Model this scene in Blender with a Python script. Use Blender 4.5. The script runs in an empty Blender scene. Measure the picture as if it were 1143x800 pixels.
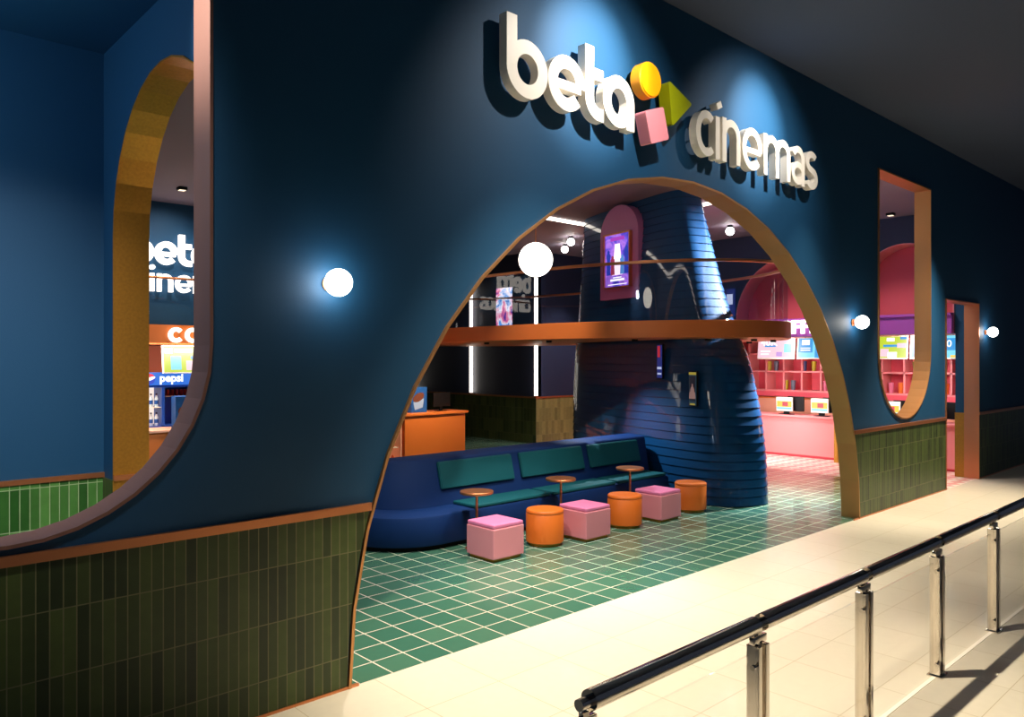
import bpy, bmesh, math, random
from mathutils import Vector, Matrix
from mathutils.geometry import tessellate_polygon
random.seed(4)
C = bpy.context.scene.collection
PI = math.pi
sin, cos = math.sin, math.cos

# ------------------------------------------------------------------ materials
def lin(r, g, b):
    f = lambda c: c/12.92 if c <= .04045 else ((c+.055)/1.055)**2.4
    return (f(r/255), f(g/255), f(b/255), 1)

def new_mat(name):
    m = bpy.data.materials.new(name); m.use_nodes = True
    nt = m.node_tree
    return m, nt, nt.nodes['Principled BSDF']

def pbr(name, col, rough=.5, metal=0., bump=0., bscale=60., coat=0., spec=.5, vary=0.):
    m, nt, b = new_mat(name)
    b.inputs['Base Color'].default_value = lin(*col)
    b.inputs['Roughness'].default_value = rough
    b.inputs['Metallic'].default_value = metal
    b.inputs['Coat Weight'].default_value = coat
    b.inputs['Coat Roughness'].default_value = .05
    b.inputs['Specular IOR Level'].default_value = spec
    if bump or vary:
        tc = nt.nodes.new('ShaderNodeTexCoord')
        n = nt.nodes.new('ShaderNodeTexNoise'); n.inputs['Scale'].default_value = bscale; n.inputs['Detail'].default_value = 4
        nt.links.new(tc.outputs['Object'], n.inputs['Vector'])
        if bump:
            bp = nt.nodes.new('ShaderNodeBump'); bp.inputs['Strength'].default_value = bump; bp.inputs['Distance'].default_value = .01
            nt.links.new(n.outputs['Fac'], bp.inputs['Height']); nt.links.new(bp.outputs['Normal'], b.inputs['Normal'])
        if vary:
            mx = nt.nodes.new('ShaderNodeMix'); mx.data_type = 'RGBA'
            c = lin(*col)
            mx.inputs[6].default_value = tuple(x*(1-vary) for x in c[:3])+(1,)
            mx.inputs[7].default_value = tuple(min(1, x*(1+vary)) for x in c[:3])+(1,)
            nt.links.new(n.outputs['Fac'], mx.inputs[0]); nt.links.new(mx.outputs[2], b.inputs['Base Color'])
    return m

def emit(name, col, strength):
    m, nt, b = new_mat(name)
    b.inputs['Base Color'].default_value = (.02, .02, .02, 1)
    b.inputs['Emission Color'].default_value = lin(*col)
    b.inputs['Emission Strength'].default_value = strength
    return m

def tile(name, axes, c1, c2, grout, bw, rh, mortar, rough, off=(0, 0), coat=0., bump=.3):
    """stacked tiles on world axes, e.g. 'xz'"""
    m, nt, b = new_mat(name)
    g = nt.nodes.new('ShaderNodeNewGeometry')
    s = nt.nodes.new('ShaderNodeSeparateXYZ'); nt.links.new(g.outputs['Position'], s.inputs[0])
    cb = nt.nodes.new('ShaderNodeCombineXYZ')
    for i, a in enumerate(axes):
        ad = nt.nodes.new('ShaderNodeMath'); ad.operation = 'ADD'; ad.inputs[1].default_value = 50*((bw, rh)[i]) - off[i]
        nt.links.new(s.outputs['XYZ'.index(a.upper())], ad.inputs[0]); nt.links.new(ad.outputs[0], cb.inputs[i])
    br = nt.nodes.new('ShaderNodeTexBrick')
    br.offset = 0; br.squash = 1
    for k, v in (('Scale', 1), ('Brick Width', bw), ('Row Height', rh), ('Mortar Size', mortar), ('Mortar Smooth', .1), ('Bias', 0.)):
        br.inputs[k].default_value = v
    br.inputs['Color1'].default_value = lin(*c1); br.inputs['Color2'].default_value = lin(*c2); br.inputs['Mortar'].default_value = lin(*grout)
    nt.links.new(cb.outputs[0], br.inputs['Vector'])
    n = nt.nodes.new('ShaderNodeTexNoise'); n.inputs['Scale'].default_value = 14; n.inputs['Detail'].default_value = 5
    nt.links.new(g.outputs['Position'], n.inputs['Vector'])
    mp = nt.nodes.new('ShaderNodeMapRange'); lo_ = .95 if 'floor' in name else .8; mp.inputs[3].default_value = lo_; mp.inputs[4].default_value = 2-lo_
    nt.links.new(n.outputs['Fac'], mp.inputs[0])
    mu = nt.nodes.new('ShaderNodeMix'); mu.data_type = 'RGBA'; mu.blend_type = 'MULTIPLY'; mu.inputs[0].default_value = 1
    nt.links.new(br.outputs['Color'], mu.inputs[6]); nt.links.new(mp.outputs[0], mu.inputs[7])
    nt.links.new(mu.outputs[2], b.inputs['Base Color'])
    b.inputs['Specular IOR Level'].default_value = .35; b.inputs['Roughness'].default_value = rough; b.inputs['Coat Weight'].default_value = coat; b.inputs['Coat Roughness'].default_value = .08
    bp = nt.nodes.new('ShaderNodeBump'); bp.inputs['Strength'].default_value = bump; bp.inputs['Distance'].default_value = .003; bp.invert = True
    nt.links.new(br.outputs['Fac'], bp.inputs['Height']); nt.links.new(bp.outputs['Normal'], b.inputs['Normal'])
    return m

def glass(name, tint=(1, 1, 1, 1), ior=1.5):
    m = bpy.data.materials.new(name); m.use_nodes = True; nt = m.node_tree
    nt.nodes.remove(nt.nodes['Principled BSDF'])
    t = nt.nodes.new('ShaderNodeBsdfTransparent'); t.inputs[0].default_value = tint
    g = nt.nodes.new('ShaderNodeBsdfGlossy'); g.inputs['Roughness'].default_value = .02
    f = nt.nodes.new('ShaderNodeFresnel')
    ge = nt.nodes.new('ShaderNodeNewGeometry'); mr = nt.nodes.new('ShaderNodeMapRange')   # leaving the pane: no second mirror
    mr.inputs[3].default_value = ior; mr.inputs[4].default_value = 1.0
    nt.links.new(ge.outputs['Backfacing'], mr.inputs[0]); nt.links.new(mr.outputs[0], f.inputs[0])
    mx = nt.nodes.new('ShaderNodeMixShader')
    nt.links.new(f.outputs[0], mx.inputs[0]); nt.links.new(t.outputs[0], mx.inputs[1]); nt.links.new(g.outputs[0], mx.inputs[2])
    nt.links.new(mx.outputs[0], nt.nodes['Material Output'].inputs[0])
    return m

def poster_mat(name, stops, scale, strength, seed=0., detail=6, distort=1.5):
    """glowing printed artwork: blotchy colours from a noise ramp"""
    m, nt, b = new_mat(name)
    tc = nt.nodes.new('ShaderNodeTexCoord')
    mp = nt.nodes.new('ShaderNodeMapping'); mp.inputs['Location'].default_value = (seed, seed*1.7, seed*.3)
    nt.links.new(tc.outputs['Object'], mp.inputs[0])
    n = nt.nodes.new('ShaderNodeTexNoise'); n.inputs['Scale'].default_value = scale; n.inputs['Detail'].default_value = detail; n.inputs['Distortion'].default_value = distort
    nt.links.new(mp.outputs[0], n.inputs['Vector'])
    r = nt.nodes.new('ShaderNodeValToRGB'); e = r.color_ramp.elements
    while len(e) < len(stops): e.new(.5)
    for k, (p, c) in enumerate(stops):
        e[k].position = p; e[k].color = lin(*c)
    nt.links.new(n.outputs['Fac'], r.inputs[0])
    b.inputs['Base Color'].default_value = (.02, .02, .02, 1); b.inputs['Roughness'].default_value = .3
    nt.links.new(r.outputs[0], b.inputs['Emission Color']); b.inputs['Emission Strength'].default_value = strength
    return m

M = {}
BLUE = (19, 68, 104)
M['blue'] = pbr('blue_paint', BLUE, .6, spec=.3, bump=.12, bscale=140)
M['navy_wall'] = pbr('navy_paint', (38, 46, 78), .6, bump=.1, bscale=120)
M['dark_wall'] = pbr('dark_paint', (32, 38, 58), .5, bump=.1, bscale=120)
M['mall_ceiling'] = pbr('grey_ceiling_paint', (66, 78, 100), .8, bump=.15, bscale=90)
M['lobby_ceiling'] = pbr('mauve_ceiling_paint', (128, 116, 134), .7, bump=.1, bscale=90)
M['jamb'] = pbr('mauve_copper_jamb', (132, 94, 82), .42, .35, bump=.05, bscale=200)
M['copper'] = pbr('brushed_copper', (214, 138, 92), .36, .85, bump=.05, bscale=200)
M['bronze'] = pbr('satin_bronze', (196, 142, 92), .42, .8, bump=.06, bscale=160)
M['band'] = pbr('copper_band', (222, 122, 62), .42, .4, bump=.05, bscale=120)
M['gold'] = pbr('golden_grained_metal', (190, 134, 52), .4, .75, bump=.15, bscale=40, vary=.25)
M['chrome'] = pbr('polished_steel', (214, 206, 196), .1, 1.)
M['black'] = pbr('black_plastic', (12, 11, 13), .6, spec=.25)
M['column'] = pbr('glossy_navy_lacquer', (8, 66, 112), .5, .0, coat=1., spec=.15)
M['bench'] = pbr('navy_upholstery', (14, 48, 102), .62, spec=.2, bump=.1, bscale=220)
M['teal'] = pbr('teal_leather', (22, 92, 100), .5, spec=.25, bump=.12, bscale=180)
M['pink'] = pbr('pink_leather', (236, 148, 160), .5, bump=.12, bscale=220)
M['orchid'] = pbr('orchid_pink_leather', (238, 132, 178), .45, bump=.1, bscale=220)
M['orange'] = pbr('orange_leather', (226, 112, 32), .45, bump=.12, bscale=220)
M['orange_paint'] = pbr('orange_lacquer', (222, 116, 46), .45)
M['rust'] = pbr('rust_paint', (150, 66, 34), .6)
M['white'] = pbr('cream_enamel', (246, 238, 224), .4)
M['amber'] = pbr('amber_enamel', (255, 166, 8), .35)
M['lime'] = pbr('olive_green_enamel', (150, 158, 10), .35)
M['sign_pink'] = pbr('pink_enamel', (240, 150, 162), .35)
M['coral'] = pbr('coral_pink_paint', (226, 84, 100), .6, bump=.06, bscale=120)
M['rose'] = pbr('rose_paint', (236, 142, 144), .5, bump=.05, bscale=120)
M['magenta'] = pbr('purple_paint', (168, 74, 176), .5)
M['peach'] = pbr('peach_paint', (240, 170, 140), .5)
M['mauve_panel'] = pbr('mauve_panel', (188, 112, 168), .5)
M['glass'] = glass('clear_glass')
M['glass_bal'] = glass('balustrade_glass', (.93, .93, .95, 1), 1.75)
M['globe'] = emit('lit_opal_globe', (255, 250, 240), 20)
M['globe_soft'] = emit('lit_opal_pendant', (255, 248, 232), 6)
M['led'] = emit('led_strip', (255, 244, 228), 5)
M['lit_white'] = emit('lit_letter_face', (255, 246, 236), 2.4)
M['green_xz'] = tile('green_wall_tile_front', 'xz', (34, 48, 22), (74, 90, 42), (112, 110, 78), .065, .36, .0035, .45, (.8, .228), .08)
M['green_yz'] = tile('green_wall_tile_side', 'yz', (34, 48, 22), (74, 90, 42), (112, 110, 78), .065, .36, .0035, .45, (.0, .228), .08)
M['green_al'] = tile('green_wall_tile_alcove', 'xz', (40, 84, 34), (84, 136, 66), (150, 170, 130), .075, .36, .0035, .3, (.8, .1), .3)
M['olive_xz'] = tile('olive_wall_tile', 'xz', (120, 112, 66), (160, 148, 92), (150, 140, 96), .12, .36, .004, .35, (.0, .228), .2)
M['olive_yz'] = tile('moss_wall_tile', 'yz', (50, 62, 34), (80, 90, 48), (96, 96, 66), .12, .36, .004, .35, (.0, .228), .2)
M['floor_green'] = tile('green_floor_tile', 'xy', (60, 108, 90), (74, 118, 96), (226, 220, 200), .28, .28, .006, .24, (2.92, .0), .25, .15)
M['floor_mall'] = tile('cream_floor_tile', 'xy', (226, 216, 196), (230, 220, 200), (196, 180, 148), .63, .63, .003, .3, (3.04, .0), .2, .1)
def pattern_floor():
    m, nt, b = new_mat('pink_triangle_floor_tile')
    g = nt.nodes.new('ShaderNodeNewGeometry')
    mp = nt.nodes.new('ShaderNodeMapping'); mp.inputs['Rotation'].default_value = (0, 0, PI/4)
    nt.links.new(g.outputs['Position'], mp.inputs[0])
    ck = nt.nodes.new('ShaderNodeTexChecker'); ck.inputs['Scale'].default_value = 5
    ck.inputs['Color1'].default_value = lin(236, 164, 160); ck.inputs['Color2'].default_value = lin(250, 236, 222)
    nt.links.new(mp.outputs[0], ck.inputs['Vector']); nt.links.new(ck.outputs['Color'], b.inputs['Base Color'])
    b.inputs['Roughness'].default_value = .3
    return m
M['floor_pink'] = pattern_floor()

# ------------------------------------------------------------------ mesh builder
class MB:
    def __init__(s): s.bm = bmesh.new()
    def face(s, pts, smooth=False):
        try:
            f = s.bm.faces.new([s.bm.verts.new(p) for p in pts]); f.smooth = smooth
        except ValueError: pass
    def box(s, x0, x1, y0, y1, z0, z1, bev=0.):
        t = bmesh.new()
        r = bmesh.ops.create_cube(t, size=1)
        for v in r['verts']:
            v.co = Vector((x0+(v.co.x+.5)*(x1-x0), y0+(v.co.y+.5)*(y1-y0), z0+(v.co.z+.5)*(z1-z0)))
        if bev: bmesh.ops.bevel(t, geom=t.edges[:], offset=bev, segments=3, affect='EDGES', profile=.5)
        return s.merge(t)
    def merge(s, t, mat=None):
        me = bpy.data.meshes.new('tmp'); t.to_mesh(me); t.free()
        if mat: me.transform(mat)
        s.bm.from_mesh(me); bpy.data.meshes.remove(me); return s
    def loft(s, rings, cap=True, closed=True, smooth=False):
        """rings: list of equal-length point lists"""
        vs = [[s.bm.verts.new(p) for p in r] for r in rings]
        n = len(vs[0])
        for a, b in zip(vs, vs[1:]):
            for i in range(n if closed else n-1):
                j = (i+1) % n
                f = s.bm.faces.new((a[i], a[j], b[j], b[i])); f.smooth = smooth
        if cap and closed:
            for r in (vs[0], vs[-1]):
                f = s.bm.faces.new(r)
        return s
    def prism(s, poly, z0, z1): # poly in xy
        return s.loft([[(x, y, z0) for x, y in poly], [(x, y, z1) for x, y in poly]])
    def tube(s, pts, r, n=12, cap=True):
        pts = [Vector(p) for p in pts]; rings = []
        for i, p in enumerate(pts):
            d = (pts[min(i+1, len(pts)-1)] - pts[max(i-1, 0)]).normalized()
            up = Vector((0, 0, 1)) if abs(d.z) < .95 else Vector((1, 0, 0))
            a = d.cross(up).normalized(); b = d.cross(a)
            rings.append([p + a*(r*cos(2*PI*k/n)) + b*(r*sin(2*PI*k/n)) for k in range(n)])
        return s.loft(rings, cap, True, True)
    def lathe(s, prof, x=0, y=0, n=32, smooth=True):
        """prof: (radius, z) list about a vertical axis"""
        rings = [[(x+max(r, .0004)*cos(2*PI*k/n), y+max(r, .0004)*sin(2*PI*k/n), z) for k in range(n)] for r, z in prof]
        return s.loft(rings, True, True, smooth)
    def sphere(s, c, r, n=32):
        t = bmesh.new(); bmesh.ops.create_uvsphere(t, u_segments=n, v_segments=n//2, radius=r)
        for f in t.faces: f.smooth = True
        return s.merge(t, Matrix.Translation(c))
    def build(s, name, m, parent=None, origin=None, sharp=40):
        bmesh.ops.remove_doubles(s.bm, verts=s.bm.verts[:], dist=1e-6)
        bmesh.ops.recalc_face_normals(s.bm, faces=s.bm.faces[:])
        me = bpy.data.meshes.new(name); 
        o = bpy.data.objects.new(name, me)
        if origin is not None:
            bmesh.ops.translate(s.bm, verts=s.bm.verts[:], vec=-Vector(origin)); o.location = origin
        s.bm.to_mesh(me); s.bm.free()
        me.materials.append(m if not isinstance(m, str) else M[m])
        C.objects.link(o)
        if parent is not None: o.parent = parent
        if any(p.use_smooth for p in me.polygons):
            try: me.set_sharp_from_angle(angle=math.radians(sharp))
            except Exception: pass
        return o
def B(*a, bev=0.): return MB().box(*a, bev=bev)

def tag(o, label, cat, group=None, kind=None):
    o['label'] = label; o['category'] = cat
    if group: o['group'] = group
    if kind: o['kind'] = kind
    return o
def thing(name, label, cat, loc=(0, 0, 0), group=None, rz=0):
    o = bpy.data.objects.new(name, None); C.objects.link(o); o.location = loc; o.rotation_euler.z = rz
    o.empty_display_size = .2
    return tag(o, label, cat, group)
def struct(name, mb, m, label=None):
    o = mb.build(name, m); o['kind'] = 'structure'
    if label: o['label'] = label
    return o
def kids(o): return [c for c in C.objects if c.parent == o]
def copy_tree(o, loc, label=None, parent=None):
    c = o.copy(); C.objects.link(c)
    if parent: c.parent = parent
    else: c.location = loc
    if label: c['label'] = label
    for k in kids(o): copy_tree(k, None, None, c)
    return c

def text_mesh(mb, body, size, place, depth=.004, align='CENTER', bold=0.):
    """flat lettering: place(u, v, w) -> world"""
    cu = bpy.data.curves.new('lettering', 'FONT'); cu.body = body; cu.size = size; cu.align_x = align; cu.align_y = 'CENTER'
    cu.extrude = depth/2; cu.offset = bold; cu.resolution_u = 3
    ob = bpy.data.objects.new('lettering', cu); C.objects.link(ob)
    dg = bpy.context.evaluated_depsgraph_get()
    me = bpy.data.meshes.new_from_object(ob.evaluated_get(dg))
    for v in me.vertices: v.co = Vector(place(v.co.x, v.co.y, v.co.z))
    mb.bm.from_mesh(me)
    bpy.data.meshes.remove(me); bpy.data.objects.remove(ob); bpy.data.curves.remove(cu)
    return mb

def arc(cx, cy, r, a0, a1, n=20, ry=None):
    ry = r if ry is None else ry
    return [(cx+r*cos(math.radians(a0+(a1-a0)*k/n)), cy+ry*sin(math.radians(a0+(a1-a0)*k/n))) for k in range(n+1)]
def stroke(mb, pts, w, place, d, closed=False):
    mb.k = getattr(mb, 'k', 0)+1; d = d*(1+.012*(mb.k-1))        # overlapping strokes never share a plane
    _stroke(mb, pts, w, place, d, closed)
def _stroke(mb, pts, w, place, d, closed=False):
    """a ribbon of width w along pts, thickness d (from w=0 towards the viewer)"""
    P = [Vector((x, y)) for x, y in pts]
    if closed: P = P[:-1]
    n = len(P); L = []; R = []
    for i, p in enumerate(P):
        a = P[i-1] if (closed or i > 0) else p
        b = P[(i+1) % n] if (closed or i < n-1) else p
        d1 = (p-a).normalized() if (p-a).length > 1e-9 else (b-p).normalized()
        d2 = (b-p).normalized() if (b-p).length > 1e-9 else d1
        t = (d1+d2).normalized(); nrm = Vector((-t.y, t.x)); k = min(2, 1/max(.3, nrm.dot(Vector((-d1.y, d1.x)))))
        L.append(p+nrm*(w/2*k)); R.append(p-nrm*(w/2*k))
    rng = range(n) if closed else range(n-1)
    rings = [[place(L[i].x, L[i].y, 0), place(R[i].x, R[i].y, 0), place(R[i].x, R[i].y, d), place(L[i].x, L[i].y, d)] for i in range(n)]
    if closed: rings.append(rings[0])
    mb.loft(rings, not closed, True, False)
    return mb

def holed_slab(mb, outer, holes, place, d):
    """flat wall with openings, extruded by d; place(u, v, w)"""
    loops = [outer]+holes
    tri = tessellate_polygon([[Vector((u, v, 0)) for u, v in l] for l in loops])
    flat = [p for l in loops for p in l]
    for w in (0, d):
        for t in tri: mb.face([place(flat[i][0], flat[i][1], w) for i in t])
    for l in loops:
        for i in range(len(l)):
            a, b = l[i], l[(i+1) % len(l)]
            mb.face([place(*a, 0), place(*b, 0), place(*b, d), place(*a, d)])
    return mb

def reveal(mb, loop, inset, y0, y1, place, closed=True):
    """lining band of thickness inset on the inside of an opening"""
    n = len(loop); P = [Vector(p) for p in loop]
    area = sum(P[i].x*P[(i+1) % n].y-P[(i+1) % n].x*P[i].y for i in range(n))
    sg = 1 if area > 0 else -1
    rings = []
    for i, p in enumerate(P):
        a = P[i-1] if (closed or i > 0) else None; b = P[(i+1) % n] if (closed or i < n-1) else None
        d1 = (p-a).normalized() if a is not None else (b-p).normalized()
        d2 = (b-p).normalized() if b is not None else d1
        n1 = Vector((-d1.y, d1.x))*sg; n2 = Vector((-d2.y, d2.x))*sg
        m = (n1+n2).normalized(); m = m/max(.4, m.dot(n1))
        q = p+m*inset
        if not closed and i in (0, n-1): q.y = p.y
        rings.append([place(p.x, p.y, y0), place(q.x, q.y, y0), place(q.x, q.y, y1), place(p.x, p.y, y1)])
    if closed: rings.append(rings[0])
    return mb.loft(rings, not closed, True, False)

# ------------------------------------------------------------------ camera
cam = bpy.data.cameras.new('camera'); co = bpy.data.objects.new('camera', cam); C.objects.link(co)
th = math.atan2(1497-571.5, 860.)
cam.sensor_width = 36; cam.lens = 860/1143*36; cam.sensor_fit = 'HORIZONTAL'; cam.clip_start = .05; cam.clip_end = 200
co.location = (0, -4.72, 2.3); co.rotation_euler = (PI/2, 0, th-PI/2)
bpy.context.scene.camera = co

T = .23                       # facade thickness
HC = 5.96; HL = 5.2           # mall and lobby ceilings
XZ = lambda u, v, w: (u, w, v)
YZ = lambda x: (lambda u, v, w: (x+w, u, v))

# ------------------------------------------------------------------ floors and ceilings
struct('floor', B(-6, 26, -9, 0, -.1, 0), 'floor_mall')
struct('floor.001', B(-1.6, 14.9, 0, 16.2, -.1, 0), 'floor_green')
struct('floor.002', B(14.9, 20.2, 0, 16.2, -.1, 0), 'floor_pink')
struct('ceiling', B(-6, 26, -9, 0, HC, HC+.1), 'mall_ceiling')
struct('ceiling.001', B(2.34, 20.2, T, 16.2, HL, HL+.1), 'lobby_ceiling')
struct('ceiling.002', B(-1.6, 2.06, T, 2.98, 5.08, 5.18), 'blue')

# ------------------------------------------------------------------ the facade
AX, AR = 7.0, 4.185
main_arch = [(AX-AR*cos(PI*k/24), AR*sin(PI*k/24)) for k in range(25)]
def u_window(xc, r=1.075, zc=2.41, top=5.15, n=20):
    return [(xc-r, top)]+[(xc-r*cos(PI*k/n), zc-r*sin(PI*k/n)) for k in range(n+1)]+[(xc+r, top)]
UL, UR = u_window(.8, 1.07, 2.38), u_window(12.93)
# outline runs along the floor and up over the arch and the doorway
outer = [(-4, 0)]+main_arch+[(14.74, 0), (14.74, 3.35), (16.55, 3.35), (16.55, 0), (26, 0), (26, HC), (-4, HC)]
struct('wall_front', holed_slab(MB(), outer, [UL, UR], XZ, T), 'blue')
# tile wainscot, 1.22 m tall, cut to the arch
def arch_edge(z, side): return AX + side*math.sqrt(AR*AR-z*z)
def wains(poly): return holed_slab(MB(), poly, [], XZ, -.012)
zt = 1.22
cut = lambda s: [(arch_edge(z, s), z) for z in (0, .2, .4, .6, .8, 1.0, zt)]
struct('trim_1', wains([(-4, 0)]+[(x-.005, z) for x, z in cut(-1)]+[(-4, zt)]), 'green_xz')
struct('trim_2', wains([(14.735, 0), (14.735, zt)]+[(x+.005, z) for x, z in reversed(cut(1))]), 'green_xz')
struct('trim_3', wains([(16.56, 0), (26, 0), (26, zt), (16.56, zt)]), 'green_xz')
for k, (a, b) in enumerate(((-4, arch_edge(1.245, -1)-.005), (arch_edge(1.245, 1)+.005, 14.735), (16.56, 26))):
    struct('trim_%d' % (4+k), B(a, b, -.03, 0, zt, zt+.055), 'copper')
    struct('trim_%d' % (7+k), B(a+.1*(k == 0), b-.1*(k == 0), -.02, 0, 0, .018), 'copper')
struct('trim_10', reveal(MB(), main_arch, .022, -.025, T+.01, XZ, False), 'bronze')
struct('trim_11', reveal(MB(), UL, .02, -.022, T+.01, XZ), 'jamb')
struct('trim_12', reveal(MB(), UR, .02, -.022, T+.01, XZ), 'bronze')
struct('trim_13', reveal(MB(), [(16.55, 0), (16.55, 3.35), (14.74, 3.35), (14.74, 0)], .02, -.022, T+.01, XZ, False), 'copper')

# ------------------------------------------------------------------ alcove behind the left opening
struct('wall_alcove', B(-1.6, 2.06, 2.98, 3.12, 0, 5.2), 'blue')
struct('wall_left', B(-1.6, -1.45, T, 2.98, 0, 5.2), 'blue')
struct('trim_14', B(-1.45, 2.06, 2.965, 2.98, 0, 1.22), 'green_al')
struct('trim_15', B(-1.45, 2.06, 2.95, 2.98, 1.22, 1.265), 'copper')
YC, YR, ZC = 1.45, 1.215, 3.37
side_arch = [(YC+YR, 0)]+[(YC+YR*cos(PI*k/16), ZC+YR*sin(PI*k/16)) for k in range(17)]+[(YC-YR, 0)]
o_side = [(T, 0), (T, 5.2), (10.15, 5.2), (10.15, 0)]+side_arch
struct('wall_side', holed_slab(MB(), o_side, [], YZ(2.06), .28), 'blue')
struct('trim_16', reveal(MB(), side_arch, .012, -.012, .29, YZ(2.06), False), 'gold')
struct('trim_17', B(2.045, 2.06, 2.68, 2.95, 0, 1.22), 'green_yz')
struct('trim_18', B(2.05, 2.36, 2.63, 2.655, 1.22, 1.265), 'copper')

# ------------------------------------------------------------------ lobby walls
struct('wall_back', B(2.34, 9.35, 10.15, 10.3, 2.55, HL), 'blue')
struct('wall_end', B(2.2, 14.65, 16, 16.2, 0, HL), 'dark_wall')
dw = holed_slab(MB(), [(10.1, 0), (16, 0), (16, HL), (10.1, HL)], [], YZ(14.65), .2)
struct('wall_dark', dw, 'dark_wall')
struct('wall_corner', B(14.651, 20.2, 10.1, 10.25, 0, HL), 'navy_wall')
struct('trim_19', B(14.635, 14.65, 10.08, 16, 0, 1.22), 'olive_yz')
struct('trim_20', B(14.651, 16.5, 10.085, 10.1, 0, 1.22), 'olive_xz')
struct('trim_21', B(14.62, 14.65, 10.07, 16, 1.22, 1.265), 'copper')
struct('trim_22', B(14.65, 16.5, 10.07, 10.1, 1.22, 1.265), 'copper')
struct('wall_right', B(20, 20.2, T, 16.2, 0, HL), 'coral')
struct('wall_return', B(16.56, 20, T+.005, .4, 1.25, HL), 'blue')
struct('trim_23', B(16.555, 20, T+.005, .41, 0, 1.25), 'gold')
# coffee wall: a navy bulkhead with three round-headed pink niches above the bar
W = 16.55
def niche(yc, r=1.46, zc=3.2, zb=2.8): return [(yc-r, zb)]+[(yc-r*cos(PI*k/20), zc+r*sin(PI*k/20)) for k in range(21)]+[(yc+r, zb)]
NB = niche(3.72); NA = niche(6.83); NC = niche(1.35, .93, 3.72)
struct('wall_coffee', holed_slab(MB(), [(.4, 2.795), (10.1, 2.795), (10.1, HL), (.4, HL)], [[(y, z+.01*(z < 2.81)) for y, z in n] for n in (NA, NB, NC)], YZ(W), .5), 'navy_wall')
struct('trim_24', B(W+.5, W+.55, .41, 9, 2.8, 4.8), 'coral')
for k, n in enumerate((NA, NB, NC)):
    struct('trim_%d' % (25+k), reveal(MB(), [(y, z+.012*(z < 2.81)) for y, z in n], .02, -.012, .5, YZ(W), False), 'rose')
struct('trim_28', B(W-.14, W-.015, .42, 7.6, 2.79, 3.14, ), 'magenta')
struct('trim_29', B(W-.2, W-.015, .42, 7.6, 3.14, 3.19), 'magenta')
struct('wall_bar', B(18.5, 18.6, .41, 10.1, 0, 2.79), 'coral')
struct('ceiling.003', B(W+.5, 18.6, .41, 10.1, 2.795, 2.85), 'rose')

# ------------------------------------------------------------------ facade sign
sx = XZ
def letter_set():
    """builds every glyph of the two words; returns (name, MB)"""
    res = []
    Y0, Y1 = -.07, -.16
    P = lambda ox, oz: (lambda u, v, w: (ox+u, Y0+w, oz+v))
    D = Y1-Y0
    z0, xh, s = 4.44, .48, .115
    r = xh/2-s/2; ry = r
    def ring(mb, cx, p, s, rx, ry, a0=0, a1=360, closed=True): stroke(mb, arc(cx, xh/2, rx, a0, a1, 36, ry), s, p, D, closed)
    # b
    p = P(4.18, z0); m = MB(); ring(m, .235, p, s, .235-s/2+.0, r); stroke(m, [(s/2, xh/2), (s/2, .65)], s, p, D); res.append(m)
    # e
    def glyph_e(ox, w, s):
        p = P(ox, z0); m = MB(); rx = w/2-s/2; rr = xh/2-s/2
        stroke(m, arc(w/2, xh/2, rx, -4, 318, 34, rr), s, p, D)
        stroke(m, [(s*.6, xh/2-.02), (w-s*.45, xh/2-.02)], s*.72, p, D)
        return m
    res.append(glyph_e(4.655, .465, s))
    # t
    p = P(5.125, z0); m = MB()
    stroke(m, [(s/2, .655), (s/2, .2)]+arc(s/2+.135, .2, .135, 180, 262, 12, .2-s/2)+[(.25, s/2)], s, p, D)
    stroke(m, [(s*.7, .415), (.245, .415)], .105, p, D); res.append(m)
    # a
    p = P(5.365, z0); m = MB(); ring(m, .228, p, s, .228-s/2, r); stroke(m, [(.455-s/2, .25), (.455-s/2, 0)], s, p, D); res.append(m)
    s2 = .082
    # c
    p = P(6.85, z0); m = MB(); stroke(m, arc(.2, xh/2, .2-s2/2, 50, 310, 30, xh/2-s2/2), s2, p, D); res.append(m)
    # i
    p = P(7.215, z0); m = MB(); stroke(m, [(s2/2, 0), (s2/2, xh-.02)], s2, p, D); stroke(m, [(.03, .565), (.115, .61)], .07, p, D); res.append(m)
    # n
    p = P(7.35, z0); m = MB(); stroke(m, [(s2/2, 0), (s2/2, xh)], s2, p, D)
    w = .365; stroke(m, arc(w/2, xh-.19, w/2-s2/2, 170, 0, 18, .19-s2/2)+[(w-s2/2, 0)], s2, p, D); res.append(m)
    res.append(glyph_e(7.755, .435, s2))
    # m
    p = P(8.23, z0); m = MB(); stroke(m, [(s2/2, 0), (s2/2, xh)], s2, p, D)
    w = .355
    for q in (0, w-s2): stroke(m, arc(q+w/2, xh-.18, w/2-s2/2, 170, 0, 18, .18-s2/2)+[(q+w-s2/2, 0)], s2, p, D)
    res.append(m)
    # a (two storeys)
    p = P(8.9, z0); m = MB(); w = .34
    stroke(m, arc(w/2-.01, xh-.17, w/2-s2/2, 150, 0, 18, .17-s2/2)+[(w-s2/2-.01, 0)], s2, p, D)
    stroke(m, arc(w/2-.01, .145, w/2-s2/2, 0, 360, 28, .145-s2/2), s2*.9, p, D, True); res.append(m)
    # s
    p = P(9.265, z0); m = MB(); w = .315
    stroke(m, arc(w/2, xh-.138, w/2-s2/2, 35, 262, 20, .138-s2/2)+arc(w/2, .138, w/2-s2/2, 82, -145, 20, .138-s2/2), s2, p, D); res.append(m)
    return res
sg = thing('cinema_sign', 'large raised cream beta cinemas sign lettering on the blue facade above the round archway', 'sign', (6.8, 0, 4.44))
def put(mb, name, m, parent):
    """link a mesh in world coordinates under an Empty"""
    o = mb.build(name, m); o.parent = parent
    o.matrix_parent_inverse = Matrix.LocRotScale(parent.location, parent.rotation_euler, None).inverted()
    return o
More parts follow.
